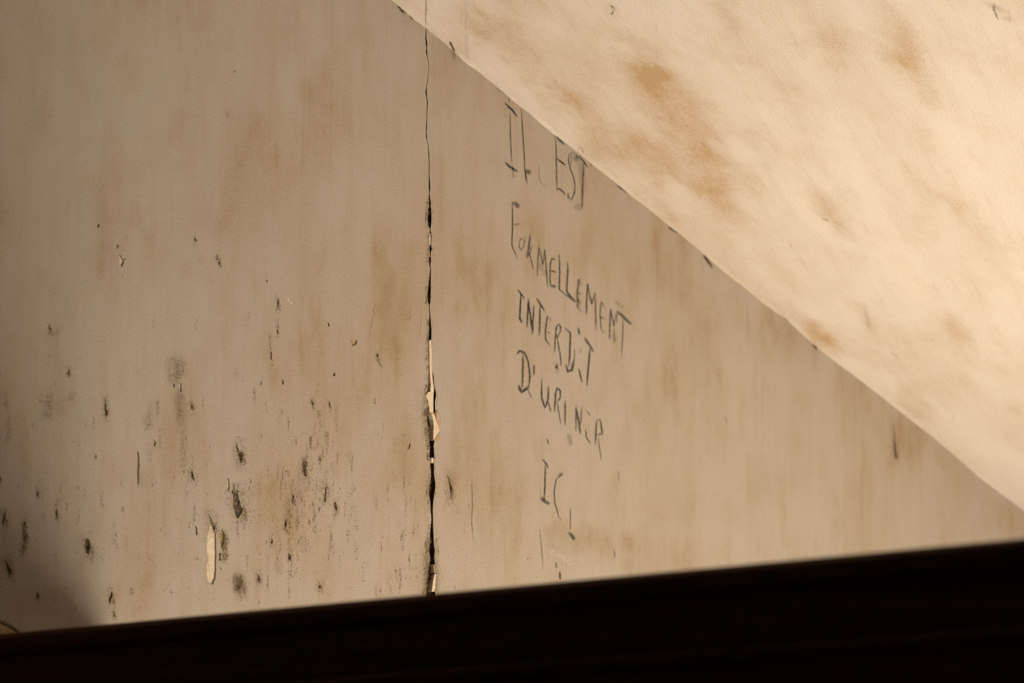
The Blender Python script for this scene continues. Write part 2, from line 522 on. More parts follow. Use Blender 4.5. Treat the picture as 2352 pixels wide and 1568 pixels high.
def rough_outline(pts):
    out = []
    n = len(pts)
    for i in range(n):
        a, b = pts[i], pts[(i + 1) % n]
        out.append(a)
        L = math.hypot(b[0] - a[0], b[1] - a[1])
        if L > 8:
            k = int(L // 6)
            for j in range(1, k):
                t = j / k
                out.append((a[0] + (b[0] - a[0]) * t + random.uniform(-.8, .8), a[1] + (b[1] - a[1]) * t + random.uniform(-.6, .6)))
    return out

HOLES = []
for kind, pts in FL:
    pts = rough_outline(pts)
    HOLES.append((kind, [(W(*q).x, W(*q).z) for q in pts]))

GX0, GX1, GZ0, GZ1, GSTEP = -0.84, 1.22, 0.96, 1.80, 0.008
def panel(outer, holes, name):
    bb = [(min(q[0] for q in h), max(q[0] for q in h), min(q[1] for q in h), max(q[1] for q in h)) for h in holes]
    V, E, polys = [], [], []
    for lp in [outer] + holes:
        s = len(V)
        V += [Vector(q) for q in lp]
        E += [(s + i, s + (i + 1) % len(lp)) for i in range(len(lp))]
    gx = GX0
    while gx < GX1:
        gz = GZ0
        while gz < GZ1:
            V.append(Vector((gx + random.uniform(-.0012, .0012), gz + random.uniform(-.0012, .0012))))
            gz += GSTEP
        gx += GSTEP
    res = delaunay_2d_cdt(V, E, [], 0, 1e-7)
    vo, fo = res[0], res[2]
    keep = []
    for t in fo:
        c = sum((vo[i] for i in t), Vector((0, 0))) / len(t)
        if not inside(c, outer):
            continue
        if any(b_[0] <= c[0] <= b_[1] and b_[2] <= c[1] <= b_[3] and inside(c, h) for h, b_ in zip(holes, bb)):
            continue
        keep.append(list(t))
    verts = [(q.x, 0, q.y) for q in vo]
    cnt = {}
    faces = []
    for t in keep:
        a, b, c = (vo[i] for i in t[:3])
        if (b - a).cross(c - a) < 0:      # want the normal on the -y side
            t = t[::-1]
        faces.append(tuple(t))
        for i in range(len(t)):
            e = (t[i], t[(i + 1) % len(t)])
            cnt[e] = cnt.get(e, 0) + 1
    fm = [0] * len(faces)
    back = {}
    for (i, j) in list(cnt):
        if (j, i) not in cnt:
            for q in (i, j):
                if q not in back:
                    back[q] = len(verts)
                    verts.append((vo[q].x, TH, vo[q].y))
            faces.append((j, i, back[i], back[j]))
            fm.append(1)
    used = sorted({i for t in faces for i in t})
    ren = {o_: n_ for n_, o_ in enumerate(used)}
    verts = [verts[i] for i in used]
    faces = [tuple(ren[i] for i in t) for t in faces]
    o = mesh_obj(name, verts, faces, [M_WALL, M_GAP], wall, fmat=fm)
    stain_attr(o.data, [(q[0], q[2]) for q in verts], (W_OCHRE, W_DARK, W_PALE))
    return o

cl2 = [(q.x, q.z) for q in CL]
cr2 = [(q.x, q.z) for q in CRR]
left_outer = [(-3.6, 0), ] + cl2[::-1] + [(-3.6, ZT)]
right_outer = [(5.2, ZT)] + cr2 + [(5.2, 0)]
LH = [h for k_, h in HOLES if inside(h[0], left_outer)]
RH = [h for k_, h in HOLES if inside(h[0], right_outer)]
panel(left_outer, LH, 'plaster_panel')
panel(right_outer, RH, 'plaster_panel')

for kind, h in HOLES:
    n = len(h)
    cx = sum(q[0] for q in h) / n
    cz = sum(q[1] for q in h) / n
    wd = max(q[0] for q in h) - min(q[0] for q in h)
    if kind in ('bare', 'tan'):
        d = 0.0012
        vv = [(q[0], 0.0, q[1]) for q in h] + [(q[0], d, q[1]) for q in h] + [(cx, d, cz)]
        ff = [(i, (i + 1) % n, n + (i + 1) % n, n + i) for i in range(n)] + [(n + i, n + (i + 1) % n, 2 * n) for i in range(n)]
        fm = [1] * n + [0] * n
        mesh_obj('paint_chip', vv, ff, [M_BARE if kind == 'bare' else M_TAN, M_PIT], wall, (cx, 0, cz), fmat=fm)
    else:
        d = min(0.0030, max(0.0010, wd * 0.35))
        def ring(k, y): return [(cx + (q[0] - cx) * k * random.uniform(.92, 1.05), y * random.uniform(.9, 1.1), cz + (q[1] - cz) * k) for q in h]
        vv = [(q[0], 0.0, q[1]) for q in h] + ring(.78, d * .55) + ring(.42, d * .92) + [(cx, d, cz)]
        ff = []
        for a in (0, n):
            ff += [(a + i, a + (i + 1) % n, a + n + (i + 1) % n, a + n + i) for i in range(n)]
        ff += [(2 * n + i, 2 * n + (i + 1) % n, 3 * n) for i in range(n)]
        mesh_obj('gouge', vv, ff, M_PITG if kind == 'grey' else M_PIT, wall, (cx, 0, cz))

# slivers of loose plaster standing in the crack
def sliver(pts, mat, y0=-0.0009, y1=0.004, tilt=0.0):
    pw = [W(*q) for q in pts]
    c = sum(pw, Vector()) / len(pw)
    n = len(pw)
    vv = [(q.x, y0 + tilt * (q.x - c.x), q.z) for q in pw] + [(q.x, y1, q.z) for q in pw] + [(c.x, y0 - 0.0005, c.z)]
    # strip polygons are given as left side downwards then right side upwards
    h = n // 2
    ff = []
    for i in range(h - 1):
        ff.append((i, i + 1, n - 2 - i, n - 1 - i))
    ff += [(i, (i + 1) % n, n + (i + 1) % n, n + i) for i in range(n)]
    mesh_obj('plaster_sliver', vv[:-1], ff, mat, wall, (c.x, 0, c.z))

def strip(reg, rows, mat=None, **kw):
    L = [(xl, y) for y, xl, xr in rows]
    R = [(xr, y) for y, xl, xr in rows][::-1]
    sliver(reg(L + R), mat or M_BARE, **kw)

strip(z6, [(1272, 392, 402), (1300, 390, 408), (1343, 389, 410)])
strip(z7, [(0, 283, 299), (60, 284, 300), (120, 285, 300), (170, 288, 302), (230, 292, 310), (250, 289, 312), (290, 292, 309), (350, 292, 308), (404, 294, 309)])
strip(z7, [(270, 276, 292), (292, 262, 291), (305, 267, 291), (325, 275, 291), (345, 276, 291), (360, 282, 291), (400, 284, 292)], y0=-0.0012)
strip(z7, [(405, 293, 310), (440, 303, 322), (475, 308, 332), (510, 306, 343), (525, 306, 336), (545, 306, 322), (568, 305, 310)], y0=-0.0016)
strip(z7, [(395, 322, 336), (440, 328, 340), (490, 336, 350), (510, 342, 350)], M_TAN, y0=-0.001)
strip(z7, [(545, 322, 330), (555, 318, 346), (566, 312, 340), (572, 312, 322)], M_TAN, y0=-0.002)
strip(z7, [(678, 296, 306), (695, 295, 310), (712, 298, 308)], y0=-0.001)
strip(z7, [(1400, 318, 325), (1440, 309, 325), (1480, 303, 322), (1510, 300, 316)], y0=-0.0005)
strip(z7, [(1340, 312, 318), (1375, 314, 322), (1395, 316, 322)], M_TAN, y0=-0.0005)
strip(z6, [(360, 395, 404), (400, 392, 406), (440, 393, 405), (460, 396, 404)], y0=-0.0003)
strip(z6, [(305, 388, 400), (330, 385, 403), (345, 388, 404)], M_TAN, y0=0.0004)
strip(z6, [(500, 386, 398), (530, 387, 402), (560, 391, 404)], M_TAN, y0=0.0002)

# ------------------------------------------------------------------ ceiling: underside of the stair flight
xs = []
x = -3.4
while x < XA - 0.05:
    xs.append((x, zs(x)))
    x += 0.2
for i in range(len(JW) - 1):
    p, q = JW[i], JW[i + 1]
    m_ = max(1, int((q.x - p.x) / 0.009))
    xs += [(p.x + (q.x - p.x) * j / m_, p.z + (q.z - p.z) * j / m_) for j in range(m_)]
xs.append((JW[-1].x, JW[-1].z))
x = XB + 0.1
while zs(x) > 0.12 and x < 5.0:
    xs.append((x, zs(x)))
    x += 0.2
n = len(xs)
WS = 1.15
rowsY = [(0.0, True), (-0.007, False)] + [(-0.007 - 0.009 * i, False) for i in range(1, 90)] + [(-WS, False)]
vv, ff = [], []
for y, wig in rowsY:
    for (x, z) in xs:
        vv.append((x, y, z if wig else zs(x) + (0.0006 if y > -0.01 else 0.0)))
for r in range(len(rowsY) - 1):
    for i in range(n - 1):
        a = r * n + i
        ff.append((a, a + n, a + n + 1, a + 1))
t0 = len(vv)
for y in (0.0, -WS):
    for (x, z) in xs:
        vv.append((x, y, zs(x) + 0.16))
for i in range(n - 1):
    ff.append((t0 + i, t0 + i + 1, t0 + n + i + 1, t0 + n + i))
    ff.append((t0 - n + i, t0 + n + i, t0 + n + i + 1, t0 - n + i + 1))
    ff.append((i, i + 1, t0 + i + 1, t0 + i))
ff.append((0, t0, t0 + n, t0 - n))
ff.append((n - 1, t0 - 1, t0 + 2 * n - 1, t0 + n - 1))
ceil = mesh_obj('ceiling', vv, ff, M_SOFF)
stain_attr(ceil.data, [(Vector(q).dot(sA), Vector(q).dot(sB)) for q in vv], (S_OCHRE, S_DARK, S_PALE))
tag(ceil, 'sloping underside of a stair flight with bright ochre-stained whitewash', kind='structure')

# ------------------------------------------------------------------ floor
v, f = box(-3.8, 5.4, -3.5, 0.25, -0.12, 0.0)
tag(mesh_obj('floor', v, f, M_FLOOR), 'plain sandy floor at the foot of the stained wall', kind='structure')

# ------------------------------------------------------------------ unseen room added for the light: dull painted walls, one opening for the sun
M_ROOM = simple('dull_brown_paint', (0.25, 0.20, 0.15, 1), (0.31, 0.25, 0.19, 1), 3, bump=0.002)
YF, RX0, RX1 = -3.3, -3.6, 5.2
WX0, WX1, WZ0, WZ1 = 0.05, 1.90, 1.15, 2.75
def holed_wall(name, x0, x1, z0, z1, hx0, hx1, hz0, hz1, y0, y1, mat):
    vv = []
    for y in (y0, y1):
        vv += [(x0, y, z0), (x1, y, z0), (x1, y, z1), (x0, y, z1), (hx0, y, hz0), (hx1, y, hz0), (hx1, y, hz1), (hx0, y, hz1)]
    ff = []
    for i in range(4):
        j = (i + 1) % 4
        ff += [(i, j, 4 + j, 4 + i), (8 + j, 8 + i, 12 + i, 12 + j), (i, 8 + i, 8 + j, j), (4 + i, 4 + j, 12 + j, 12 + i)]
    return mesh_obj(name, vv, ff, mat)
tag(holed_wall('added_wall_front', RX0, RX1, 0, ZT, WX0, WX1, WZ0, WZ1, YF - 0.2, YF, M_ROOM), 'added dull brown wall opposite with a wide high opening for the sun', kind='structure')
tag(holed_wall('added_window_1', WX0, WX1, WZ0, WZ1, WX0 + .05, WX1 - .05, WZ0 + .05, WZ1 - .05, YF - 0.13, YF - 0.07, M_WOOD), 'dark wooden frame of the added unglazed opening opposite', kind='structure')
v, f = box(RX0 - 0.2, RX0, YF - 0.2, 0.25, 0, ZT)
tag(mesh_obj('added_wall_left', v, f, M_ROOM), 'added dull brown side wall behind the dark parapet', kind='structure')
v, f = box(RX1, RX1 + 0.2, YF - 0.2, 0.25, 0, ZT)
tag(mesh_obj('added_wall_right', v, f, M_ROOM), 'added dull brown end wall where the stair flight starts', kind='structure')
v, f = box(RX0 - 0.2, RX1 + 0.2, YF - 0.2, 0.25, ZT, ZT + 0.15)
tag(mesh_obj('ceiling', v, f, M_ROOM), 'added flat dull ceiling high above the stair flight', kind='structure')

# ------------------------------------------------------------------ dark wooden parapet in front, at right angles to the wall
XP = -0.85
def X(px, py, xx=XP):
    d = ray(px, py)
    return CAM + d * ((xx - CAM.x) / d.x)
a, b = X(0, 1456), X(2352, 1236)
sl = (b.z - a.z) / (b.y - a.y)
def ztop(y): return a.z + sl * (y - a.y)
YE = -2.9
par = empty('stair_parapet', (XP, -1.45, 0))
tag(par, 'dark brown wooden parapet with moulded rail, its hidden depth added to shade the stained wall', 'parapet')
def rail(name, z0, z1, x0, x1, bev=0.004, y0=0.0, y1=YE, seg=14):
    """board running along y; z0 / z1 are below the rail's top line; z1 None reaches the floor"""
    prof = lambda y: [(x0, ztop(y) - z0 - bev), (x0 + bev, ztop(y) - z0), (x1 - bev, ztop(y) - z0), (x1, ztop(y) - z0 - bev),
                      (x1, (ztop(y) - z1 + bev) if z1 else 0.0), (x1 - bev, (ztop(y) - z1) if z1 else 0.0),
                      (x0 + bev, (ztop(y) - z1) if z1 else 0.0), (x0, (ztop(y) - z1 + bev) if z1 else 0.0)]
    vv, ff = [], []
    for i in range(seg + 1):
        y = y0 + (y1 - y0) * i / seg
        vv += [(px, y, pz) for px, pz in prof(y)]
    for i in range(seg):
        for j in range(8):
            ff.append((i * 8 + j, i * 8 + (j + 1) % 8, i * 8 + 8 + (j + 1) % 8, i * 8 + 8 + j))
    ff.append(tuple(range(7, -1, -1)))
    ff.append(tuple(seg * 8 + j for j in range(8)))
    return mesh_obj(name, vv, ff, M_WOOD, par, (XP, -1.45, 0))
rail('cap_rail', 0.0, 0.0185, XP - 0.004, XP + 0.235, 0.0045)  # depth behind the front face is added, to shade the wall's lower left
rail('frieze_board', 0.0185, 0.060, XP + 0.008, XP + 0.215, 0.002)
rail('bead_moulding', 0.060, 0.071, XP - 0.006, XP + 0.22, 0.0045)
rail('panel_board', 0.071, None, XP + 0.006, XP + 0.215, 0.002)
v, f = box(XP - 0.02, XP + 0.27, YE - 0.11, YE, 0, ztop(YE) + 0.06)
mesh_obj('end_post', v, f, M_WOOD, par, (XP, -1.45, 0))

# ------------------------------------------------------------------ drawn marks: soft-edged ribbons lying on a surface
def stroke_geo(V, F, A, pts, w, d, proj, taper=0.35):
    # resample
    P = []
    for i in range(len(pts) - 1):
        (x0, y0), (x1, y1) = pts[i], pts[i + 1]
        L = math.hypot(x1 - x0, y1 - y0)
        k = max(1, int(L / 5))
        for j in range(k):
            P.append((x0 + (x1 - x0) * j / k, y0 + (y1 - y0) * j / k))
    P.append(pts[-1])
    N = len(P)
    base = len(V)
    for i, (x, y) in enumerate(P):
        ax, ay = P[max(i - 1, 0)]
        bx, by = P[min(i + 1, N - 1)]
        L = math.hypot(bx - ax, by - ay) or 1
        nx, ny = -(by - ay) / L, (bx - ax) / L
        t = i / max(N - 1, 1)
        e = min(1.0, taper + (1 - taper) * min(t, 1 - t) * 2 * 2.2)
        hw = w * 0.5 * (0.75 + 0.25 * e) * random.uniform(.88, 1.12)
        c = d * e * random.uniform(.8, 1.08)
        jx = random.uniform(-.12, .12) * w
        for kx, kc in ((-1.25, 0), (-.5, 1), (.5, 1), (1.25, 0)):
            V.append(proj(x + nx * hw * kx + jx, y + ny * hw * kx))
            A.append(c * kc)
        if i:
            q = base + 4 * i
            for j in range(3):
                F.append((q - 4 + j, q - 3 + j, q + 1 + j, q + j))

LAYER = [0.0]
def onwall(x, y):
    p = W(x, y)
    p.y = -0.00035 - LAYER[0]
    return p
def onsoff(x, y):
    return S(x, y, 0.0006 + LAYER[0])

def marks(name, strokes, mat, parent, proj=onwall, origin=None, kind=None):
    V, F, A = [], [], []
    for i, (pts, w, d) in enumerate(strokes):
        LAYER[0] = 0.00003 * (i % 9)
        stroke_geo(V, F, A, pts, w, d, proj)
    LAYER[0] = 0
    o = mesh_obj(name, V, F, mat, parent, origin or V[0], attr=A)
    if kind: o['kind'] = kind
    return o

R1, R2, R3, R4 = ((1100, 180, 4.9), (1100, 440, 3.92), (1140, 640, 3.733), (1140, 1000, 4.6125))
TEXT = [
 ('charcoal word reading IL', R1, [
  [([(330, 205), (345, 280)], 9, .7), ([(290, 275), (330, 320), (378, 358), (425, 435)], 19, .9), ([(348, 400), (355, 700), (370, 970)], 8, .95),
   ([(372, 980), (390, 1130)], 7, .5), ([(292, 945), (350, 998), (436, 1052)], 24, .9)],
  [([(474, 345), (490, 580), (508, 850), (514, 1020), (545, 1195)], 10, .95), ([(515, 1035), (588, 1068)], 46, .62), ([(520, 1060), (535, 1160)], 16, .5),
   ([(670, 960), (682, 1150), (745, 1225)], 14, .22)]]),
 ('charcoal word reading EST', R1, [
  [([(848, 645), (866, 720), (868, 900), (878, 1270)], 10, .95), ([(862, 648), (960, 745)], 21, .85), ([(868, 902), (972, 978)], 17, .8),
   ([(880, 1235), (930, 1262), (972, 1308)], 14, .85)],
  [([(1115, 905), (1090, 850), (1050, 825), (1016, 858), (1005, 920), (1028, 1020), (1062, 1105), (1080, 1190), (1075, 1290), (1042, 1368), (1012, 1345), (1002, 1285), (1000, 1360)], 11, .85),
   ([(1036, 850), (1034, 985)], 9, .55), ([(1060, 900), (1130, 890)], 66, .22)],
  [([(1122, 872), (1180, 938), (1224, 1004)], 17, .8), ([(1178, 950), (1166, 1200), (1158, 1445)], 15, .9), ([(1070, 1465), (1170, 1435)], 60, .14)]]),
 ('charcoal word reading FORMELLEMENT', R2, [
  [([(300, 92), (302, 300), (296, 480), (312, 525), (352, 610)], 9, .9), ([(304, 100), (330, 112), (358, 146)], 34, .6), ([(306, 300), (368, 290)], 20, .28)],
  [([(385, 415), (365, 440), (360, 500), (375, 528), (402, 495), (415, 405)], 8, .66), ([(370, 430), (395, 420)], 16, .3)],
  [([(464, 380), (450, 480), (432, 600)], 15, .6), ([(436, 590), (460, 540), (478, 485)], 12, .55), ([(452, 550), (470, 620), (488, 700)], 10, .7)],
  [([(541, 470), (531, 600), (525, 765)], 10, .6), ([(541, 505), (578, 665)], 10, .6), ([(575, 660), (592, 515)], 10, .55), ([(592, 520), (605, 700), (618, 865)], 11, .62)],
  [([(690, 625), (655, 598), (640, 660), (638, 780), (645, 850), (690, 862)], 11, .7), ([(645, 712), (692, 725)], 13, .7), ([(650, 605), (680, 600)], 20, .5), ([(650, 845), (690, 855)], 20, .5)],
  [([(722, 562), (726, 740), (722, 880), (790, 938)], 11, .85)],
  [([(797, 628), (800, 720), (788, 900), (870, 990)], 12, .72), ([(785, 925), (868, 992)], 20, .5)],
  [([(920, 850), (897, 785), (886, 900), (886, 1040), (928, 1085)], 15, .55), ([(886, 905), (918, 930)], 16, .5), ([(890, 960), (915, 1020)], 16, .35)],
  [([(976, 825), (966, 1105)], 14, .66), ([(976, 830), (1012, 1015), (1045, 905)], 14, .6), ([(1045, 915), (1055, 1250)], 14, .5)],
  [([(1137, 1060), (1100, 985), (1090, 1100), (1100, 1240), (1137, 1275)], 13, .48), ([(1092, 1130), (1130, 1145)], 16, .5)],
  [([(1182, 1055), (1175, 1330)], 14, .62), ([(1182, 1060), (1216, 1215)], 14, .6), ([(1214, 1215), (1232, 1095)], 11, .4), ([(1215, 1220), (1218, 1370)], 14, .28)],
  [([(1240, 1072), (1300, 1130), (1372, 1198)], 22, .62), ([(1246, 1080), (1240, 1185)], 11, .4), ([(1297, 1150), (1285, 1480)], 11, .5), ([(1225, 980), (1305, 1050)], 24, .14)]]),
 ('charcoal word reading INTERDIT', R3, [
  [([(183, 95), (242, 175)], 12, .8), ([(210, 130), (200, 350)], 11, .9), ([(192, 325), (217, 378)], 17, .85)],
  [([(275, 170), (262, 418)], 13, .8), ([(275, 200), (308, 445)], 14, .8), ([(320, 228), (308, 480)], 12, .8)],
  [([(344, 165), (412, 278)], 12, .85), ([(375, 225), (367, 488)], 12, .9)],
  [([(472, 360), (436, 318), (420, 440), (420, 520), (462, 578)], 11, .75), ([(424, 450), (466, 472)], 10, .6)],
  [([(497, 630), (508, 480), (515, 410), (545, 390), (552, 450), (512, 505)], 12, .75), ([(520, 500), (545, 650), (556, 748)], 10, .85), ([(505, 490), (535, 500)], 26, .6)],
  [([(588, 422), (634, 465), (630, 600), (622, 755)], 12, .85), ([(594, 735), (612, 795), (648, 780), (668, 690)], 20, .75), ([(668, 700), (668, 600)], 9, .4)],
  [([(699, 416), (713, 484)], 16, .7), ([(723, 595), (720, 645)], 11, .35), ([(703, 770), (737, 888)], 13, .7)],
  [([(752, 505), (800, 570), (832, 630)], 17, .65), ([(802, 595), (775, 922)], 13, .85)]]),
 ('charcoal word reading D\'URINER', R3, [
  [([(174, 650), (200, 612), (240, 635), (270, 700), (287, 830), (278, 930)], 12, .88), ([(176, 640), (205, 622), (228, 636)], 20, .6), ([(228, 645), (222, 935)], 13, .85),
   ([(188, 910), (213, 972), (278, 925)], 22, .75), ([(264, 940), (305, 1025)], 9, .5)],
  [([(322, 735), (320, 830)], 14, .6)],
  [([(388, 862), (386, 1010), (415, 1108), (440, 1050), (449, 912)], 13, .82), ([(440, 1050), (470, 1142)], 10, .75)],
  [([(497, 1145), (505, 1000), (520, 935), (548, 960), (545, 1030), (512, 1062)], 14, .72), ([(520, 1062), (552, 1248)], 9, .75), ([(525, 1035), (540, 1020)], 24, .4)],
  [([(590, 1042), (587, 1258)], 12, .7)],
  [([(681, 1080), (682, 1312)], 12, .55), ([(685, 1115), (723, 1338)], 16, .68), ([(731, 1100), (722, 1255)], 10, .5)],
  [([(774, 1132), (803, 1175)], 13, .5), ([(768, 1285), (802, 1272)], 12, .35), ([(764, 1290), (770, 1362), (803, 1412)], 12, .6)],
  [([(845, 1425), (860, 1215)], 11, .7), ([(858, 1215), (890, 1208), (908, 1330), (852, 1340)], 12, .66), ([(870, 1350), (900, 1560)], 9, .5)]]),
 ('charcoal word reading ICI', R4, [
  [([(482, 250), (530, 300), (552, 350)], 15, .75), ([(520, 300), (507, 690)], 13, .9), ([(464, 655), (510, 698), (562, 725)], 31, .6)],
  [([(705, 395), (632, 468), (610, 600), (620, 720), (660, 860), (684, 890)], 11, .82), ([(660, 430), (705, 395)], 46, .22)],
  [([(782, 770), (782, 1010)], 10, .62), ([(758, 1025), (790, 1050), (832, 1108)], 28, .66)]]),
]
no = W(1190, 1240); no.y = 0
note = empty('handwritten_notice', tuple(no))
tag(note, 'charcoal handwritten French notice in slanting capitals beside the wall crack', 'writing')
for lab, (ox, oy, s), letters in TEXT:
    fst = letters[0][0][0][0]
    wo = W(ox + fst[0] / s, oy + fst[1] / s); wo.y = 0
    word = empty('handwritten_word', tuple(wo), note)
    word['label'] = lab
    for st in letters:
        conv = [([(ox + px / s, oy + py / s) for px, py in pts], max(w / s * 1.2, 2.2), min(d * 1.12, 1)) for pts, w, d in st]
        o = marks('letter', conv, M_CHAR, word)

# arc of charcoal that strayed on to the soffit, hairline crack and drips there
def cv(reg, pts): return [(reg[0] + a / reg[2], reg[1] + b / reg[2]) for a, b in pts]
marks('charcoal_mark', [(cv(R1, [(1112, 808), (1122, 785), (1140, 776), (1165, 795), (1172, 820)]), 2.4, .5),
                        (cv(R1, [(1165, 800), (1176, 850)]), 2.4, .25)], M_CHAR, ceil, onsoff)
marks('hairline_crack', [([(978, -40), (979, 20), (978, 42), (979, 62)], 1.7, .75)], M_BROWN, ceil, onsoff)
marks('dirt_streak', [([(1034, 95), (1039, 107), (1046, 119)], 4.5, .9), ([(1400, 10), (1412, 18), (1404, 34)], 3.5, .45),
                      ([(2283, 5), (2284, 24), (2292, 44)], 4.5, .45), ([(2318, 20), (2320, 48)], 4, .25),
                      ([(1885, 500), (1905, 506)], 4, .3), ([(1952, 610), (1956, 614)], 5, .35), ([(2048, 808), (2062, 818), (2066, 828)], 4, .3),
                      ([(1986, 700), (1998, 760)], 8, .18), ([(1812, 552), (1820, 572)], 3, .25), ([(1300, 55), (1306, 75)], 3, .2)],
      M_BROWN, ceil, onsoff, kind='stuff')
marks('pale_drip', [([(1072, -20), (1073, 60), (1074, 144)], 9, .45), ([(1060, 0), (1062, 120)], 5, .3), ([(1090, 0), (1090, 100)], 5, .25),
                    ([(1507, 50), (1507, 110)], 3, .4)], M_PALE, ceil, onsoff, kind='stuff')
marks('pale_scuff', [([(1074, 150), (1074, 330)], 8, .22), (cv(R4, [(495, 1170), (600, 1235), (720, 1300), (880, 1400)]), 17, .46),
                     (cv(R4, [(700, 1130), (780, 1210), (820, 1290)]), 8, .15), (cv(R4, [(980, 1340), (1230, 1345)]), 10, .22),
                     ([(654, 682), (664, 692), (676, 700)], 9, .55), ([(664, 700), (668, 710)], 6, .4), ([(678, 704), (683, 712)], 4, .5),
                     ([(479, 515), (490, 527)], 2.5, .55), ([(818, 794), (822, 802)], 2.4, .7), ([(802, 780), (806, 784)], 2.4, .6),
                     ([(320, 450), (336, 470)], 7, .30), ([(335, 520), (352, 556)], 4, .18), ([(106, 975), (109, 1020)], 5, .35), ([(110, 1065), (112, 1130)], 6, .35),
                     ([(112, 1112), (116, 1128)], 5, .45), ([(1150, 1190), (1290, 1275)], 10, .12), ([(102, 970), (112, 985)], 6, .25)],
      M_PALE, wall, kind='stuff')
marks('dirt_streak', [([(1083, 1095), (1085, 1160), (1083, 1200), (1088, 1250)], 1.8, .6), ([(1240, 1120), (1238, 1160)], 1.6, .3),
                      ([(1238, 1210), (1244, 1260), (1247, 1308)], 2, .5), ([(2052, 972), (2054, 1010), (2057, 1050)], 4, .45),
                      ([(1256, 1005), (1260, 1022)], 3, .55), ([(1276, 1290), (1278, 1306)], 4, .6), ([(1285, 1312), (1287, 1332)], 5, .7),
                      ([(913, 12), (924, 26), (934, 30)], 6, .7), ([(940, 36), (949, 46)], 5, .75), ([(918, 20), (930, 40)], 4, .4),
                      ([(1614, 585), (1626, 600), (1636, 616)], 7, .75), ([(1633, 604), (1636, 618)], 3, .6), ([(1534, 520), (1544, 528), (1556, 536)], 5, .6),
                      ([(1586, 564), (1590, 570)], 4, .5), ([(1866, 788), (1876, 804)], 6, .7), ([(1800, 730), (1810, 738)], 4, .55),
                      ([(1822, 752), (1826, 760)], 5, .6), ([(1762, 704), (1768, 710)], 3, .45), ([(1698, 652), (1706, 660)], 3, .4),
                      ([(1852, 778), (1856, 786)], 4, .5), ([(1138, 200), (1148, 212)], 3, .4), ([(1415, 424), (1440, 444)], 4, .6), ([(1355, 374), (1360, 382)], 4, .6),
                      ([(1480, 474), (1484, 480)], 3, .5), ([(2046, 932), (2054, 940)], 4, .4), ([(1950, 856), (1956, 862)], 3, .3),
                      ([(1664, 958), (1670, 972)], 3, .4), ([(1715, 710), (1718, 740), (1716, 764)], 5, .22), ([(1610, 700), (1640, 712), (1662, 728)], 1.6, .3),
                      ([(1420, 1080), (1422, 1108)], 4, .35), ([(1410, 1262), (1412, 1282)], 4, .5), ([(1444, 1195), (1446, 1202)], 4, .4),
                      ([(355, 710), (350, 755)], 2.4, .3), ([(638, 728), (638, 760)], 1.8, .5), ([(638, 690), (636, 718)], 2, .35),
                      ([(968, 690), (966, 740), (964, 775)], 1.6, .35), ([(505, 600), (503, 612)], 2, .5), ([(372, 800), (366, 850)], 3, .2),
                      ([(602, 870), (598, 888)], 3, .5), ([(648, 870), (652, 884)], 4, .35), ([(290, 540), (292, 556)], 6, .25), ([(280, 625), (282, 640)], 2, .4),
                      ([(860, 700), (850, 760), (848, 780)], 4, .18), ([(865, 825), (878, 845)], 2.5, .5), ([(520, 255), (523, 272)], 4, .35), ([(533, 205), (535, 215)], 3, .35),
                      ([(0, 1422), (22, 1434), (46, 1452)], 3.5, .7)],
      M_BROWN, wall, kind='stuff')

# soft grime rubbed about the gouges
gr = []
for kind, pts in FL:
    if kind in ('pit', 'grey') and len(pts) > 3:
        x0, x1 = min(q[0] for q in pts), max(q[0] for q in pts)
        y0, y1 = min(q[1] for q in pts), max(q[1] for q in pts)
        if x0 < 4:
            continue
        w = x1 - x0
        gr.append(([((x0 + x1) / 2 - w * .3, y0 - 5 - w * .6), ((x0 + x1) / 2, (y0 + y1) / 2), ((x0 + x1) / 2 + w * .3, y1 + 6 + w)], w * 1.8 + 3, .26))
        gr.append(([((x0 + x1) / 2 + w * .5, (y0 + y1) / 2), ((x0 + x1) / 2 + w * .7, y1 + 4)], w * .5 + 2, .5))
for x, y, l, w, d in [(515, 1215, 80, 16, .5), (548, 1318, 46, 22, .55), (536, 1105, 30, 10, .3), (700, 1050, 40, 14, .5), (746, 1100, 60, 20, .3),
                      (660, 1140, 70, 18, .25), (682, 1180, 40, 10, .3), (55, 1190, 90, 13, .55), (404, 820, 60, 36, .22), (415, 890, 90, 18, .2),
                      (336, 950, 40, 20, .25), (118, 760, 14, 16, .3), (130, 755, 16, 8, .4), (110, 905, 60, 24, .25), (165, 900, 20, 18, .25),
                      (700, 1230, 40, 22, .16), (640, 1280, 40, 14, .2), (735, 1330, 30, 16, .25), (18, 960, 60, 12, .3), (420, 985, 110, 16, .2)]:
    gr.append(([(x, y), (x + 2, y + l * .5), (x - 1, y + l)], w, d))
for _ in range(150):                        # faint runs of dirt low on the left
    x, y = random.uniform(0, 950), 1390 - abs(random.gauss(0, 260))
    l = random.uniform(14, 60)
    gr.append(([(x, y - l), (x + random.uniform(-2, 2), y - l * .5), (x + random.uniform(-3, 3), y)], random.uniform(3, 8), random.uniform(.08, .30)))
for _ in range(70):
    x, y = random.gauss(695, 55), random.gauss(1130, 80)
    l = random.uniform(8, 30)
    gr.append(([(x, y - l), (x + random.uniform(-2, 2), y)], random.uniform(2.5, 6), random.uniform(.15, .45)))
for y, x, w in CR:                          # grime along both lips of the crack
    if y > 430 and w > 4:
        gr.append(([(x - w * .55 - 2, y - 9), (x - w * .5 - 3, y + 9)], 5 + w * .5, random.uniform(.25, .55)))
        gr.append(([(x + w * .6 + 1, y - 7), (x + w * .6 + 1, y + 7)], 3, random.uniform(.15, .4)))
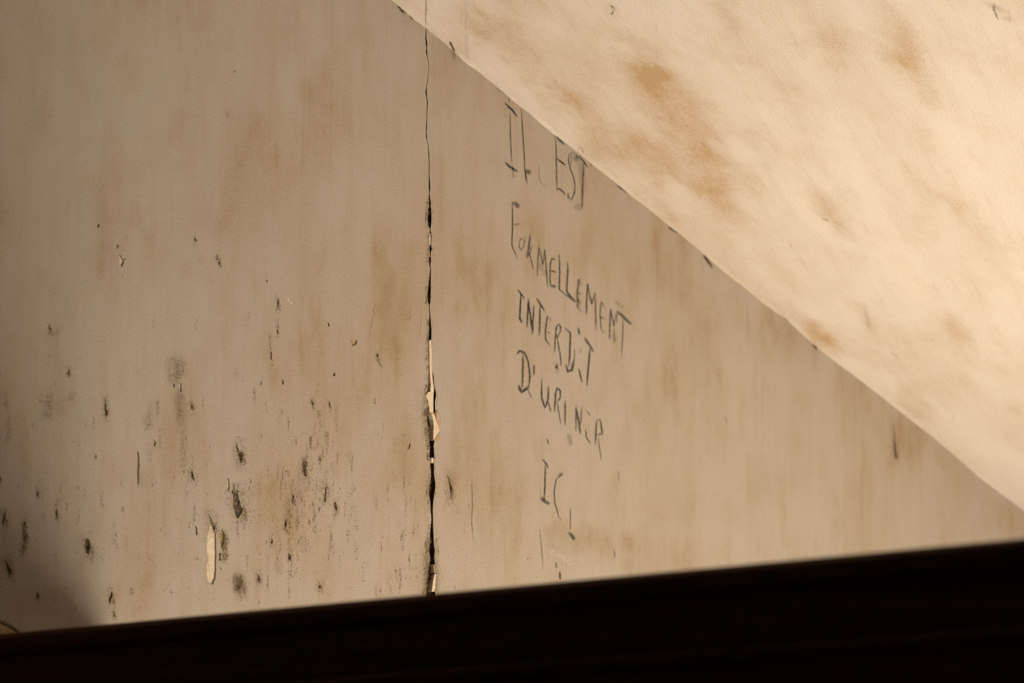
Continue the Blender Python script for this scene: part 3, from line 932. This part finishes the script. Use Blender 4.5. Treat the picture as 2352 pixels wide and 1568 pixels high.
for y in range(1230, 1352, 9):
    gr.append(([(990 + random.uniform(-14, -4), y), (990 + random.uniform(-16, -6), y + 16)], 14, random.uniform(.2, .5)))
    gr.append(([(993 + random.uniform(6, 14), y), (993 + random.uniform(6, 16), y + 16)], 8, random.uniform(.15, .4)))
marks('dirt_smudges', gr, M_SMUDGE, wall, kind='stuff')
marks('charcoal_smudges', [(cv(R3, [(620, 1330), (640, 1430)]), 11, .18), (cv(R1, [(1080, 880), (1150, 1000), (1180, 1300)]), 16, .10),
                           (cv(R2, [(540, 640), (600, 760)]), 12, .12), (cv(R2, [(1190, 1280), (1240, 1350)]), 12, .12)], M_CHAR, note, kind='stuff')

# ------------------------------------------------------------------ countless small dirt flecks, thickest low on the left
sp = []
def fleck_at(x, y, big=1.0):
    h = random.uniform(3, 13) * big
    w = random.uniform(1.4, 3.4) * (0.7 + 0.3 * big)
    dx = random.uniform(-2, 2)
    sp.append(([(x, y), (x + dx * .5, y + h * .5), (x + dx, y + h)], w, random.uniform(.12, .55)))
for _ in range(230):                       # low left
    x, y = random.uniform(0, 960), 1400 - abs(random.gauss(0, 270))
    fleck_at(x, y, random.choice((.6, .8, 1, 1, 1.5)))
for _ in range(90):                        # about the cluster right of the gouges
    fleck_at(random.gauss(700, 60), random.gauss(1140, 75), .9)
for _ in range(26):
    fleck_at(random.gauss(745, 14), random.gauss(1135, 32), 1.2)
for _ in range(80):                        # foot of the crack
    fleck_at(random.gauss(990, 45), 1345 - abs(random.gauss(0, 90)), .7)
for _ in range(60):
    fleck_at(random.uniform(1000, 1300), 1330 - abs(random.gauss(0, 130)), .6)
for _ in range(60):
    fleck_at(random.uniform(0, 980), random.uniform(80, 900), .5)
for _ in range(40):
    x = random.uniform(1250, 2300)
    fleck_at(x, random.uniform(max(300, (x - 900) * .82 + 30), 1270), .5)
for _ in range(50):                        # dark left flank
    fleck_at(random.gauss(90, 60), random.gauss(1020, 150), 1.2)
sp = [s for s in sp if s[0][0][1] < 1460 and s[0][0][0] > -60 and not (s[0][0][0] > 905 and s[0][0][1] < (s[0][0][0] - 900) * .81 + 14)]
marks('dirt_flecks', sp, M_BROWN, wall, kind='stuff')
sf = []
for _ in range(170):                       # same on the soffit
    x, y = random.uniform(950, 2352), random.uniform(0, 1150)
    if y < (x - 900) * .80 - 22:
        h = random.uniform(3, 12)
        sf.append(([(x, y), (x + h * .55, y + h)], random.uniform(1.5, 3), random.uniform(.1, .32)))
for _ in range(120):                       # dirt caught along the joint
    i = random.randrange(len(JP) - 1)
    t = random.random()
    x = JP[i][0] + (JP[i + 1][0] - JP[i][0]) * t
    y = JP[i][1] + (JP[i + 1][1] - JP[i][1]) * t
    g = abs(random.gauss(0, 14)) + 3
    sf.append(([(x + g * .7, y - g), (x + g * .7 + 3, y - g + 4)], random.uniform(1.5, 3), random.uniform(.12, .4)))
marks('dirt_flecks', sf, M_BROWN, ceil, onsoff, kind='stuff')

for o in bpy.data.objects:
    if '_o' in o:
        del o['_o']
